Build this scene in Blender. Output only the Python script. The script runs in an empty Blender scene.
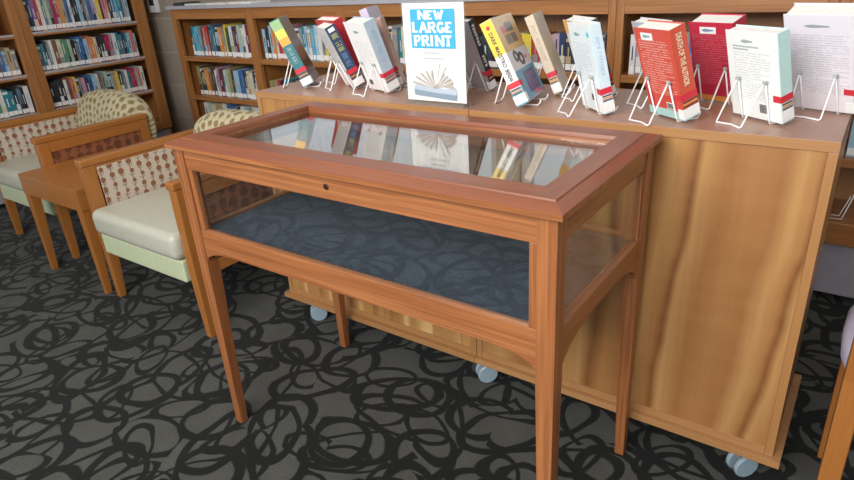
import bpy, math, random
from mathutils import Matrix, Vector
random.seed(7)
C = bpy.context.scene.collection
S = bpy.context.scene
PI = math.pi

# ---------------------------------------------------------------- camera
cam = bpy.data.cameras.new('camera'); camo = bpy.data.objects.new('camera', cam); C.objects.link(camo)
camo.location = (0.9796, -1.1947, 1.3699)
camo.rotation_euler = (1.15097, 0.06076, 0.61811)
cam.sensor_width = 36; cam.lens = 611.85 * 36 / 854; cam.clip_start = .02
S.camera = camo
# ---------------------------------------------------------------- world + lights
w = bpy.data.worlds.new('world'); S.world = w; w.use_nodes = True
bg = w.node_tree.nodes['Background']; bg.inputs[0].default_value = (.86, .93, 1, 1); bg.inputs[1].default_value = .85
def area(name, loc, target, sx, sy, e, col):
    l = bpy.data.lights.new(name, 'AREA'); l.shape = 'RECTANGLE'; l.size = sx; l.size_y = sy; l.energy = e; l.color = col
    o = bpy.data.objects.new(name, l); C.objects.link(o); o.location = loc
    o.rotation_euler = (Vector(target) - Vector(loc)).to_track_quat('-Z', 'Y').to_euler()
    return o
area('window_daylight', (.3, -2.5, 2.35), (.4, .4, .95), 2.4, 1.4, 105, (1, .97, .93))
area('ceiling_lamp_light', (-1.2, .3, 2.7), (-1.2, .3, 0), 2.2, 1.2, 8, (1, .93, .82))
S.view_settings.view_transform = 'Standard'; S.view_settings.look = 'None'
S.view_settings.gamma = 1; S.view_settings.use_curve_mapping = False
S.view_settings.exposure = 0.45

# ---------------------------------------------------------------- mesh helper
class MB:
    def __init__(s): s.v = []; s.f = []; s.m = []; s.uv = {}; s.smooth = set()
    def add(s, vs, fs, m=0, smooth=False):
        b = len(s.v); s.v += [tuple(v) for v in vs]
        for f in fs:
            if smooth: s.smooth.add(len(s.f))
            s.f.append([b + i for i in f]); s.m.append(m)
        return s
    def box(s, x0, y0, z0, x1, y1, z1, m=0):
        return s.frus((x0, y0, x1, y1, z0), (x0, y0, x1, y1, z1), m)
    def frus(s, a, b, m=0):
        x0, y0, x1, y1, z0 = a; X0, Y0, X1, Y1, z1 = b
        return s.add([(x0,y0,z0),(x1,y0,z0),(x1,y1,z0),(x0,y1,z0),(X0,Y0,z1),(X1,Y0,z1),(X1,Y1,z1),(X0,Y1,z1)],
                     [(0,3,2,1),(4,5,6,7),(0,1,5,4),(1,2,6,5),(2,3,7,6),(3,0,4,7)], m)
    def frus3(s, a, b, c, m=0):
        vs = []
        for x0, y0, x1, y1, z in (a, b, c): vs += [(x0,y0,z),(x1,y0,z),(x1,y1,z),(x0,y1,z)]
        fs = [(0,3,2,1),(8,9,10,11)]
        for k in (0, 4): fs += [(k+i, k+(i+1) % 4, k+4+(i+1) % 4, k+4+i) for i in range(4)]
        return s.add(vs, fs, m)
    def prism(s, pts, axis, a, b, m=0):
        # pts is a counter-clockwise outline in the two other axes
        n = len(pts)
        def P(p, t):
            return {'x': (t, p[0], p[1]), 'y': (p[0], t, p[1]), 'z': (p[0], p[1], t)}[axis]
        vs = [P(p, a) for p in pts] + [P(p, b) for p in pts]
        fs = [tuple(range(n))[::-1], tuple(range(n, 2*n))] + [(i, (i+1) % n, n+(i+1) % n, n+i) for i in range(n)]
        if axis == 'y': fs = [f[::-1] for f in fs]
        return s.add(vs, fs, m)
    def tube(s, pts, r, m=0, k=8):
        pts = [Vector(p) for p in pts]; n = len(pts); vs = []; fs = []
        t0 = (pts[1]-pts[0]).normalized(); up = Vector((0,0,1)) if abs(t0.z) < .9 else Vector((1,0,0))
        u = t0.cross(up).normalized()
        for i, p in enumerate(pts):
            t = (pts[min(i+1, n-1)] - pts[max(i-1, 0)]).normalized()
            u = (u - t * u.dot(t)).normalized(); v = t.cross(u)
            for j in range(k):
                a = 2*PI*j/k; vs.append(p + u*math.cos(a)*r + v*math.sin(a)*r)
        for i in range(n-1):
            for j in range(k):
                fs.append((i*k+j, i*k+(j+1) % k, (i+1)*k+(j+1) % k, (i+1)*k+j))
        fs += [tuple(range(k))[::-1], tuple(range((n-1)*k, n*k))]
        return s.add(vs, fs, m, True)
    def cyl(s, c, axis, r, h, m=0, k=20):
        d = {'x': Vector((1,0,0)), 'y': Vector((0,1,0)), 'z': Vector((0,0,1))}[axis]
        c = Vector(c); e = min(.003, r*.25, h*.25)
        a = Vector((0,0,1)) if axis != 'z' else Vector((1,0,0)); b = d.cross(a); vs = []; fs = []
        for (t, q) in ((-h/2, r-e), (-h/2+e, r), (h/2-e, r), (h/2, r-e)):
            for j in range(k):
                g = 2*PI*j/k; vs.append(c + d*t + a*math.cos(g)*q + b*math.sin(g)*q)
        for i in range(3):
            for j in range(k): fs.append((i*k+j, i*k+(j+1) % k, (i+1)*k+(j+1) % k, (i+1)*k+j))
        fs += [tuple(range(k))[::-1], tuple(range(3*k, 4*k))]
        return s.add(vs, fs, m)
    def build(s, name, mats, parent=None, bevel=0, seg=2, loc=None, smooth=False, uvf=None):
        me = bpy.data.meshes.new(name); me.from_pydata(s.v, [], s.f)
        for m in (mats if isinstance(mats, (list, tuple)) else [mats]): me.materials.append(m)
        for i, p in enumerate(me.polygons):
            p.material_index = s.m[i]; p.use_smooth = smooth or i in s.smooth
        uvl = me.uv_layers.new(name='UVMap')
        for p in me.polygons:
            n = p.normal; ax = max(range(3), key=lambda i: abs(n[i]))
            for li in p.loop_indices:
                vi = me.loops[li].vertex_index
                if uvf: uvl.data[li].uv = uvf[vi]
                else:
                    c = me.vertices[vi].co
                    uvl.data[li].uv = ((c.y, c.z), (c.x, c.z), (c.x, c.y))[ax]
        me.update()
        o = bpy.data.objects.new(name, me); C.objects.link(o)
        if loc: o.location = loc
        if parent: o.parent = parent
        if bevel:
            b = o.modifiers.new('bevel', 'BEVEL'); b.width = bevel; b.segments = seg; b.limit_method = 'ANGLE'; b.angle_limit = .6
            b.harden_normals = False
        return o

def thing(name, label, cat, loc=(0,0,0), rotz=0, group=None):
    o = bpy.data.objects.new(name, None); C.objects.link(o); o.location = loc; o.rotation_euler = (0,0,rotz)
    o.empty_display_size = .05
    o['label'] = label; o['category'] = cat
    if group: o['group'] = group
    return o
def tag(o, label, cat, group=None):
    o['label'] = label; o['category'] = cat
    if group: o['group'] = group
    return o
def struct(o): o['kind'] = 'structure'; return o

# ---------------------------------------------------------------- materials
class NT:
    def __init__(s, name):
        s.mat = bpy.data.materials.new(name); s.mat.use_nodes = True; s.t = s.mat.node_tree; s.t.nodes.clear()
        s.out = s.t.nodes.new('ShaderNodeOutputMaterial')
    def n(s, kind, ins=None, **kw):
        d = s.t.nodes.new(kind)
        for k, v in kw.items(): setattr(d, k, v)
        for k, v in (ins or {}).items():
            if isinstance(v, tuple) and len(v) == 2 and hasattr(v[0], 'outputs'): s.t.links.new(v[0].outputs[v[1]], d.inputs[k])
            elif hasattr(v, 'outputs'): s.t.links.new(v.outputs[0], d.inputs[k])
            else: d.inputs[k].default_value = v
        return d
    def math(s, op, a, b=0, c=0):
        d = s.t.nodes.new('ShaderNodeMath'); d.operation = op
        for i, v in enumerate((a, b, c)):
            if isinstance(v, tuple): s.t.links.new(v[0].outputs[v[1]], d.inputs[i])
            elif hasattr(v, 'outputs'): s.t.links.new(v.outputs[0], d.inputs[i])
            else: d.inputs[i].default_value = v
        return d
    def mix(s, f, a, b):
        d = s.t.nodes.new('ShaderNodeMix'); d.data_type = 'RGBA'
        for k, v in ((0, f), (6, a), (7, b)):
            if isinstance(v, tuple) and hasattr(v[0], 'outputs'): s.t.links.new(v[0].outputs[v[1]], d.inputs[k])
            elif hasattr(v, 'outputs'): s.t.links.new(v.outputs[2 if v.bl_idname == 'ShaderNodeMix' else 0], d.inputs[k])
            elif k and len(v) == 3: d.inputs[k].default_value = (*v, 1)
            else: d.inputs[k].default_value = v
        return d
    def ramp(s, f, stops):
        d = s.t.nodes.new('ShaderNodeValToRGB'); s.t.links.new(f.outputs[0], d.inputs[0]); e = d.color_ramp.elements
        while len(e) < len(stops): e.new(.5)
        for x, (p, c) in zip(e, stops): x.position = p; x.color = (*c, 1) if len(c) == 3 else c
        return d
    def bsdf(s, col, rough=.5, coat=0, spec=.5, bump=None, bs=.2, metal=0, sheen=0):
        d = s.t.nodes.new('ShaderNodeBsdfPrincipled')
        if hasattr(col, 'outputs'): s.t.links.new(col.outputs[2 if col.bl_idname == 'ShaderNodeMix' else 0], d.inputs['Base Color'])
        else: d.inputs['Base Color'].default_value = (*col, 1)
        d.inputs['Roughness'].default_value = rough; d.inputs['Coat Weight'].default_value = coat; d.inputs['Coat Roughness'].default_value = .15
        d.inputs['Specular IOR Level'].default_value = spec; d.inputs['Metallic'].default_value = metal; d.inputs['Sheen Weight'].default_value = sheen
        if bump:
            b = s.n('ShaderNodeBump', {'Height': bump, 'Strength': bs, 'Distance': .002}); s.t.links.new(b.outputs[0], d.inputs['Normal'])
        s.t.links.new(d.outputs[0], s.out.inputs[0]); return s.mat

_plain = {}
def plain(col, rough=.5, coat=0, metal=0, spec=.5, name='paint'):
    k = (col, rough, coat, metal, spec)
    if k not in _plain:
        q = NT(name); tc = q.n('ShaderNodeTexCoord'); nz = q.n('ShaderNodeTexNoise', {'Vector': (tc, 3), 'Scale': 60.0, 'Detail': 2.0})
        c2 = tuple(min(1, c*1.12) for c in col); c1 = tuple(c*.9 for c in col)
        _plain[k] = q.bsdf(q.mix((nz, 0), c1, c2), rough, coat, spec, metal=metal)
    return _plain[k]

def wood(name, axis, dark, light, rough=.38, coat=.25, scale=1.0, pore=.5, band=6.0, pf=260, gs=16):
    q = NT(name); tc = q.n('ShaderNodeTexCoord'); oi = q.n('ShaderNodeObjectInfo')
    sc = {'x': (.9, gs, gs), 'y': (gs, .9, gs), 'z': (gs, gs, .9)}[axis]
    off = q.n('ShaderNodeVectorMath', {0: (tc, 3)}, operation='ADD')
    rnd = q.n('ShaderNodeCombineXYZ', {'X': (oi, 5), 'Y': (oi, 5), 'Z': (oi, 5)}); q.t.links.new(rnd.outputs[0], off.inputs[1])
    mp = q.n('ShaderNodeMapping', {'Vector': off, 'Scale': tuple(v*scale for v in sc)})
    n1 = q.n('ShaderNodeTexNoise', {'Vector': mp, 'Scale': 1.0, 'Detail': 4.0, 'Roughness': .6, 'Distortion': .6})
    wv = q.math('SINE', q.math('MULTIPLY', (n1, 0), band*PI)); wv = q.math('MULTIPLY_ADD', wv, .5, .5)
    sp = {'x': (3, pf, pf), 'y': (pf, 3, pf), 'z': (pf, pf, 3)}[axis]
    mp2 = q.n('ShaderNodeMapping', {'Vector': off, 'Scale': sp})
    n2 = q.n('ShaderNodeTexNoise', {'Vector': mp2, 'Scale': 1.0, 'Detail': 2.0})
    p = q.ramp(n2, [(.38, (0,0,0)), (.6, (1,1,1))])
    f = q.math('MULTIPLY_ADD', wv, .55, q.math('MULTIPLY', (n1, 0), .45))
    base = q.mix(f, dark, light)
    dk = tuple(c*.55 for c in dark)
    col = q.mix(q.math('MULTIPLY', q.math('SUBTRACT', 1.0, (p, 0)), pore*.6), base, dk)
    return q.bsdf(col, rough, coat, bump=n2, bs=.15)

OD, OL = (.25, .080, .023), (.42, .165, .060)
oak = {a: wood('oak_' + a, a, OD, OL, band=6.0, pore=.75, pf=150, gs=26) for a in 'xyz'}
CD, CL = (.30, .11, .026), (.50, .22, .07)
case_wood = {a: wood('honey_wood_' + a, a, CD, CL, .42, .15) for a in 'xyz'}
TD, TL = (.33, .12, .025), (.45, .18, .045)
table_wood = {a: wood('lacquered_wood_' + a, a, TD, TL, .33, .3, band=3, pore=.25) for a in 'xyz'}
lidw = {a: wood('lid_wood_' + a, a, (.20, .056, .022), (.28, .088, .036), .42, .12, pore=.35) for a in 'xyz'}
top_wood = wood('cart_top_wood', 'x', (.34, .18, .12), (.43, .245, .165), .38, .2, pore=.2, band=3)

def cherry(name, lo, mid, hi, s=1.0, seed=0.0, dens=5.0):
    q = NT(name); tc = q.n('ShaderNodeTexCoord')
    mp = q.n('ShaderNodeMapping', {'Vector': (tc, 3), 'Location': (seed, 0, seed), 'Scale': (dens*s, 1, .55)})
    n1 = q.n('ShaderNodeTexNoise', {'Vector': mp, 'Scale': 1.0, 'Detail': 3.0, 'Roughness': .55, 'Distortion': .35})
    base = q.ramp(n1, [(.34, lo), (.46, mid), (.53, mid), (.62, hi)])
    mp2 = q.n('ShaderNodeMapping', {'Vector': (tc, 3), 'Scale': (160, 1, 3)})
    n2 = q.n('ShaderNodeTexNoise', {'Vector': mp2, 'Scale': 1.0, 'Detail': 2.0})
    mp3 = q.n('ShaderNodeMapping', {'Vector': (tc, 3), 'Scale': (4, 1, 22)})
    n3 = q.n('ShaderNodeTexNoise', {'Vector': mp3, 'Scale': 1.0, 'Detail': 1.0})
    c = q.mix(q.math('MULTIPLY', (n2, 0), .35), base, tuple(x*.55 for x in mid))
    c = q.mix(q.math('MULTIPLY', q.math('SUBTRACT', (n3, 0), .35), .35), c, hi)
    return q.bsdf(c, .36, .25)
def cherry_wide():
    q = NT('broad_cherry_panel'); tc = q.n('ShaderNodeTexCoord'); sp = q.n('ShaderNodeSeparateXYZ', {0: (tc, 3)})
    mp = q.n('ShaderNodeMapping', {'Vector': (tc, 3), 'Scale': (3, 1, 2.2)}); n0 = q.n('ShaderNodeTexNoise', {'Vector': mp, 'Scale': 1.0, 'Detail': 2.0})
    X = q.math('ADD', q.math('MULTIPLY_ADD', (sp, 2), -.08, .04), q.math('ADD', (sp, 0), q.math('MULTIPLY_ADD', (n0, 0), .07, -.035)))
    T = q.math('MULTIPLY_ADD', X, 1/.92, .5)
    lo, mid, hi = (.20, .072, .020), (.34, .145, .046), (.52, .285, .105); m2 = (.40, .185, .062)
    base = q.ramp(T, [(0, mid), (.12, hi), (.2, mid), (.33, m2), (.42, hi), (.46, lo), (.5, m2), (.56, mid), (.60, hi), (.645, m2), (.665, lo), (.685, hi), (.74, mid), (.80, m2), (.86, mid), (.90, hi), (.93, m2), (.945, lo), (.965, hi), (1, m2)])
    mp2 = q.n('ShaderNodeMapping', {'Vector': (tc, 3), 'Scale': (90, 1, 2)}); n2 = q.n('ShaderNodeTexNoise', {'Vector': mp2, 'Scale': 1.0, 'Detail': 3.0})
    mp3 = q.n('ShaderNodeMapping', {'Vector': (tc, 3), 'Scale': (5, 1, 26)}); n3 = q.n('ShaderNodeTexNoise', {'Vector': mp3, 'Scale': 1.0, 'Detail': 1.0})
    c = q.mix(q.math('MULTIPLY', (n2, 0), .45), base, tuple(x*.6 for x in mid))
    c = q.mix(q.math('MULTIPLY', q.math('SUBTRACT', (n3, 0), .35), .3), c, hi)
    return q.bsdf(c, .34, .25)
panel_r = cherry_wide()
panel_l = cherry('figured_cherry_panel', (.26, .10, .03), (.46, .22, .07), (.72, .46, .19), 1, 1.3, 13)
panel_s = wood('cherry_side_wood', 'z', (.36, .165, .055), (.48, .25, .095), .36, .25, pore=.2, band=3)
edge_w = wood('light_edge_wood', 'x', (.36, .17, .06), (.50, .27, .11), .4, .2, pore=.2, band=3)
edge_z = wood('light_stile_wood', 'z', (.36, .17, .06), (.52, .29, .12), .4, .2, pore=.2, band=3)

# carpet
def carpet(name='swirl_carpet', ca=(.048, .050, .046), cb=(.100, .101, .092), cd=(.008, .009, .009), K=1.12):
    q = NT(name); tc = q.n('ShaderNodeTexCoord')
    nd = q.n('ShaderNodeTexNoise', {'Vector': (tc, 3), 'Scale': 5.0, 'Detail': 1.0})
    dis = q.n('ShaderNodeVectorMath', {0: (nd, 1), 1: (-.5, -.5, -.5)}, operation='ADD')
    dis = q.n('ShaderNodeVectorMath', {0: dis, 'Scale': .06}, operation='SCALE')
    P = q.n('ShaderNodeVectorMath', {0: (tc, 3), 1: dis}, operation='ADD')
    acc = None
    vn = q.n('ShaderNodeTexNoise', {'Vector': (tc, 3), 'Scale': 6.5, 'Detail': 1.0})
    for k, (sc, off, rr, asp, wd) in enumerate(((3.0, (0, 0, 0), .50, 1.8, .080), (3.5, (3.3, 1.7, 0), .42, 1.2, .070), (2.7, (7.1, 5.2, 0), .60, 2.4, .060), (4.2, (1.1, 9.2, 0), .44, 1.9, .070))):
        mp = q.n('ShaderNodeMapping', {'Vector': P, 'Location': off, 'Scale': (sc*K, sc*K, 0)})
        vo = q.n('ShaderNodeTexVoronoi', {'Vector': mp, 'Scale': 1.0, 'Randomness': .85}, voronoi_dimensions='2D')
        loc = q.n('ShaderNodeVectorMath', {0: mp, 1: (vo, 2)}, operation='SUBTRACT')
        sep = q.n('ShaderNodeSeparateColor', {0: (vo, 1)})
        ang = q.math('MULTIPLY', (sep, 0), 6.283)
        ro = q.n('ShaderNodeVectorRotate', {'Vector': loc, 'Angle': ang}, rotation_type='Z_AXIS')
        el = q.n('ShaderNodeVectorMath', {0: ro, 1: (1, asp, 1)}, operation='MULTIPLY')
        ln = q.n('ShaderNodeVectorMath', {0: el}, operation='LENGTH')
        d = q.math('ABSOLUTE', q.math('SUBTRACT', (ln, 1), rr))
        m = q.math('DIVIDE', d, q.math('MULTIPLY_ADD', (vn, 0), wd*2.0, wd*.05))
        acc = m if acc is None else q.math('MINIMUM', acc, m)
    line = q.ramp(acc, [(.72, (1,1,1)), (1.05, (0,0,0))])
    pile = q.n('ShaderNodeTexNoise', {'Vector': (tc, 3), 'Scale': 170.0, 'Detail': 3.0})
    wash = q.n('ShaderNodeTexNoise', {'Vector': (tc, 3), 'Scale': 9.0, 'Detail': 2.0})
    lt = q.mix((wash, 0), ca, cb)
    pr = q.ramp(pile, [(.38, (0, 0, 0)), (.62, (1, 1, 1))])
    lt = q.mix(q.math('MULTIPLY', (pr, 0), .55), lt, tuple(c*.4 for c in cb))
    col = q.mix((line, 0), lt, cd)
    return q.bsdf(col, .92, spec=.15, bump=pile, bs=.5, sheen=.08)
carpet_m = carpet()

def floral(name, base, dot, stem, du=.056, dv=.056, rad=.3):
    q = NT(name); uv = q.n('ShaderNodeUVMap'); sp = q.n('ShaderNodeSeparateXYZ', {0: uv})
    U = q.math('DIVIDE', (sp, 0), du); V = q.math('DIVIDE', (sp, 1), dv)
    cu = q.math('FLOOR', U); fu = q.math('SUBTRACT', q.math('FRACT', U), .5)
    wn = q.n('ShaderNodeTexWhiteNoise', {'W': cu}, noise_dimensions='1D')
    V2 = q.math('ADD', V, (wn, 0)); cv = q.math('FLOOR', V2); fv = q.math('SUBTRACT', q.math('FRACT', V2), .5)
    cell = q.n('ShaderNodeCombineXYZ', {'X': cu, 'Y': cv}); w2 = q.n('ShaderNodeTexWhiteNoise', {'Vector': cell}, noise_dimensions='2D')
    fu2 = q.math('ADD', fu, q.math('MULTIPLY', q.math('SUBTRACT', (w2, 0), .5), .25))
    d = q.math('SQRT', q.math('ADD', q.math('MULTIPLY', fu2, fu2), q.math('MULTIPLY', fv, fv)))
    r = q.math('MULTIPLY_ADD', (w2, 0), .16, rad-.10)
    dotm = q.math('LESS_THAN', d, r)
    st = q.math('LESS_THAN', q.math('ABSOLUTE', q.math('ADD', fu, q.math('MULTIPLY', q.math('SINE', q.math('MULTIPLY', V, 2.1)), .05))), .035)
    # little side twigs with leaves
    t1 = q.math('LESS_THAN', q.math('ABSOLUTE', q.math('SUBTRACT', q.math('ABSOLUTE', fu), q.math('ADD', fv, .55))), .04)
    t1 = q.math('MULTIPLY', t1, q.math('LESS_THAN', q.math('ABSOLUTE', fu), .27))
    c = q.mix(q.math('MAXIMUM', st, t1), base, stem)
    c = q.mix(dotm, c, dot)
    tc = q.n('ShaderNodeTexCoord'); wv = q.n('ShaderNodeTexNoise', {'Vector': (tc, 3), 'Scale': 350.0})
    return q.bsdf(c, .85, spec=.2, bump=wv, bs=.3, sheen=.1)
fab = floral('floral_fabric', (.52, .44, .36), (.25, .105, .055), (.13, .095, .07), .046, .047, rad=.29)
fab_back = floral('floral_fabric_back', (.50, .44, .28), (.24, .18, .09), (.33, .28, .15), .050, .042, .34)
fab_out = floral('brown_floral_fabric', (.25, .085, .035), (.13, .045, .02), (.10, .035, .02), .056, .056, .38)
vinyl = plain((.47, .465, .385), .38, .15, name='pale_vinyl')
vinyl_g = plain((.50, .55, .36), .45, .1, name='pale_green_vinyl')
vinyl_l = plain((.56, .52, .68), .4, .15, name='lilac_vinyl')

def glass(name='clear_glass', tint=(.93, .95, .95, 1), io=1.55):
    q = NT(name)
    ge = q.n('ShaderNodeNewGeometry'); ior = q.math('MULTIPLY_ADD', (ge, 6), 1/io-io, io)
    fr = q.n('ShaderNodeFresnel', {'IOR': ior})
    f = q.math('MULTIPLY', fr, 1.15)
    tr = q.n('ShaderNodeBsdfTransparent', {'Color': tint}); gl = q.n('ShaderNodeBsdfGlossy', {'Roughness': .004, 'Color': (1, 1, 1, 1)})
    mx = q.n('ShaderNodeMixShader', {0: f, 1: tr, 2: gl}); q.t.links.new(mx.outputs[0], q.out.inputs[0]); return q.mat
glass_m = glass()
def felt():
    q = NT('dark_blue_deck_fabric'); tc = q.n('ShaderNodeTexCoord')
    nz = q.n('ShaderNodeTexNoise', {'Vector': (tc, 3), 'Scale': 7.0, 'Detail': 3.0, 'Distortion': 2.5})
    return q.bsdf(q.ramp(nz, [(.4, (.032, .042, .062)), (.6, (.055, .068, .09))]), .6)
deck_m = carpet('blue_swirl_deck', (.052, .070, .102), (.078, .100, .138), (.036, .049, .074), 1.3)  # deck colour repeats the floor's swirl pattern in dark blues
white_wire = plain((.85, .85, .86), .3, .3, name='white_wire')
acrylic = None
def blocks():
    q = NT('painted_blocks'); tc = q.n('ShaderNodeTexCoord')
    mp = q.n('ShaderNodeMapping', {'Vector': (tc, 3), 'Rotation': (PI/2, 0, 0), 'Location': (.1, .06, 0)})
    br = q.n('ShaderNodeTexBrick', {'Vector': mp, 'Color1': (.32, .27, .215, 1), 'Color2': (.38, .32, .26, 1), 'Mortar': (.42, .38, .33, 1), 'Scale': 1.0, 'Mortar Size': .006, 'Brick Width': .40, 'Row Height': .265})
    nz = q.n('ShaderNodeTexNoise', {'Vector': (tc, 3), 'Scale': 40.0, 'Detail': 3.0})
    return q.bsdf(br, .85, spec=.2, bump=nz, bs=.5)
wall_m = blocks()
kick_m = plain((.33, .30, .34), .6, name='lilac_grey_kick')
grey_top = plain((.42, .42, .46), .35, .2, name='grey_laminate')
paint_wall = plain((.55, .53, .50), .8, name='wall_paint')
page_m = plain((.78, .76, .72), .7, name='paper_edges')
white_m = plain((.85, .85, .85), .5, name='white_label')

# ---------------------------------------------------------------- setting
struct(MB().box(-5, -4, -.05, 4, 2.4, 0).build('floor', carpet_m))
struct(MB().box(-5, 1.83, 0, 4, 1.98, 1.42).build('wall_back', wall_m))
wb = MB(); wb.box(-5, 1.83, 2.45, 4, 1.98, 2.85)
for x0, x1 in ((-5, -2.9), (-.75, -.6), (1.6, 1.75), (3.65, 3.8)): wb.box(x0, 1.83, 1.42, x1, 1.98, 2.45)
struct(wb.build('wall_back_upper', wall_m))
for i, (x0, x1) in enumerate(((-2.9, -.75), (-.6, 1.6), (1.75, 3.65))):
    wf = MB(); t = .05
    wf.box(x0, 1.86, 1.42, x1, 1.92, 1.42+t); wf.box(x0, 1.86, 2.45-t, x1, 1.92, 2.45)
    wf.box(x0, 1.86, 1.42+t, x0+t, 1.92, 2.45-t); wf.box(x1-t, 1.86, 1.42+t, x1, 1.92, 2.45-t)
    fr = struct(wf.build('window_%d' % (i+1), plain((.5, .5, .5), .4)))
    MB().box(x0+t, 1.885, 1.42+t, x1-t, 1.889, 2.45-t).build('glass_pane', glass_m, fr)
struct(MB().box(-5.1, -4, 0, -4.12, 1.83, 2.85).build('wall_left', paint_wall))
struct(MB().box(3.8, -4, 0, 4, 1.83, 2.85).build('wall_right', paint_wall))
struct(MB().box(-5.1, -4, 2.85, 4, 2.0, 2.95).build('ceiling', plain((.75, .74, .72), .8)))

# ---------------------------------------------------------------- display case
W, D = .5744, .2729
dc = thing('display_case', 'oak table display case with glass lid and glass sides on four tapered legs', 'display case')
for sx in (-1, 1):
    for sy in (-1, 1):
        def R(wd): return sorted((sx*W, sx*(W-wd))) , sorted((sy*D, sy*(D-wd)))
        (a0, a1), (b0, b1) = R(.041); (c0, c1), (d0, d1) = R(.027)
        m = MB(); m.frus3((c0, d0, c1, d1, 0), (a0, b0, a1, b1, .60), (a0, b0, a1, b1, .9575))
        m.build('leg', oak['z'], dc, .0015)
g = .041
def arch(span0, span1, top, mid, end, r):
    # rail outline with curved brackets dropping towards the legs
    pts = [(span0, top)]; pts2 = []
    for i in range(7):
        a = i/6*PI/2; pts2.append((span0 + r*(1-math.cos(a)), end + (mid-end)*math.sin(a)))
    L = [(span0, end)] + pts2[1:]
    Rr = [(span0+span1-x, z) for x, z in reversed(L)]
    return L + Rr + [(span1, top), (span0, top)]
for sy in (-1, 1):
    y0, y1 = sorted((sy*(D-.004), sy*(D-.024)))
    MB().box(-W+g, y0, .898, W-g, y1, .9575).build('apron', oak['x'], dc, .0012)
    MB().prism(arch(-W+g, W-g, .715, .65, .612, .11), 'y', y0, y1).build('lower_rail', oak['x'], dc, .0012)
    for sx in (-1, 1):
        x0, x1 = sorted((sx*(W-g-.0005), sx*(W-g-.018)))
        MB().box(x0, y0+.002, .7155, x1, y1-.002, .8975).build('glazing_stile', oak['z'], dc, .001)
    ym = (y0+y1)/2
    MB().box(-W+g+.012, ym-.002, .708, W-g-.012, ym+.002, .905).build('glass_pane', glass_m, dc)
for sx in (-1, 1):
    x0, x1 = sorted((sx*(W-.004), sx*(W-.024)))
    MB().box(x0, -D+g, .898, x1, D-g, .9575).build('apron', oak['y'], dc, .0012)
    MB().prism(arch(-D+g, D-g, .715, .665, .600, .17), 'x', x0, x1).build('lower_rail', oak['y'], dc, .0012)
    xm = (x0+x1)/2
    for sy in (-1, 1):
        y0, y1 = sorted((sy*(D-g-.0005), sy*(D-g-.010)))
        MB().box(x0+.002, y0, .7155, x1-.002, y1, .8975).build('glazing_stile', oak['z'], dc, .001)
    MB().box(xm-.002, -D+g+.006, .708, xm+.002, D-g-.006, .905).build('glass_pane', glass_m, dc)
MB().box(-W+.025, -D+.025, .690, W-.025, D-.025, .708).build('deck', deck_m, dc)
# lid : mitred frame with a bevelled outer moulding
lid = MB()
ox, oy, bx, by, gx, gy = .588, .287, .560, .250, .508, .190
prof_parts = {'x': [], 'y': []}
def rail(side):
    # each rail is a mitred sweep of the same profile: (offset from outer to glass, z)
    prof = [(0, .9692), (0, .970), (.002, .9715), (.026, .980), (.0275, .9775), (.030, .982), (.078, .982), (.080, .974), (.080, .9692)]
    k = len(prof); vs = []
    for e in (-1, 1):
        for (o_, z) in prof:
            fx = o_ * (ox-gx)/.08; fy = o_ * (oy-gy)/.08
            if side in 'fb': vs.append((e*(ox-fx), (-1 if side == 'f' else 1)*(oy-fy), z))
            else: vs.append(((-1 if side == 'l' else 1)*(ox-fx), e*(oy-fy), z))
    fs = [tuple(range(k)), tuple(range(k, 2*k))[::-1]] + [(i, k+i, k+(i+1) % k, (i+1) % k) for i in range(k)]
    if side in 'lb': pass
    if side in 'br' : fs = [f[::-1] for f in fs] if side == 'b' else fs
    if side == 'l': fs = [f[::-1] for f in fs]
    return MB().add(vs, fs)
m = MB(); m.box(-ox, -oy, .958, ox, -gy, .969); m.box(-ox, gy, .958, ox, oy, .969)
m.box(-ox, -gy, .958, -gx, gy, .969); m.box(gx, -gy, .958, ox, gy, .969); m.build('lid_base', oak['x'], dc)
for s_ in 'fb': rail(s_).build('lid_rail', lidw['x'], dc)
for s_ in 'lr': rail(s_).build('lid_rail', lidw['y'], dc)
MB().box(-gx+.0003, -gy+.0003, .9605, gx-.0003, gy-.0003, .9635).build('glass_pane', glass_m, dc)
lk = MB(); lk.cyl((.007, -D+.003, .929), 'y', .0075, .004); lk.box(.0055, -D-.0005, .925, .0085, -D+.001, .933, 1)
lk.build('lock', [plain((.05, .012, .008), .4), plain((.01, .01, .01), .5)], dc)

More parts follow.
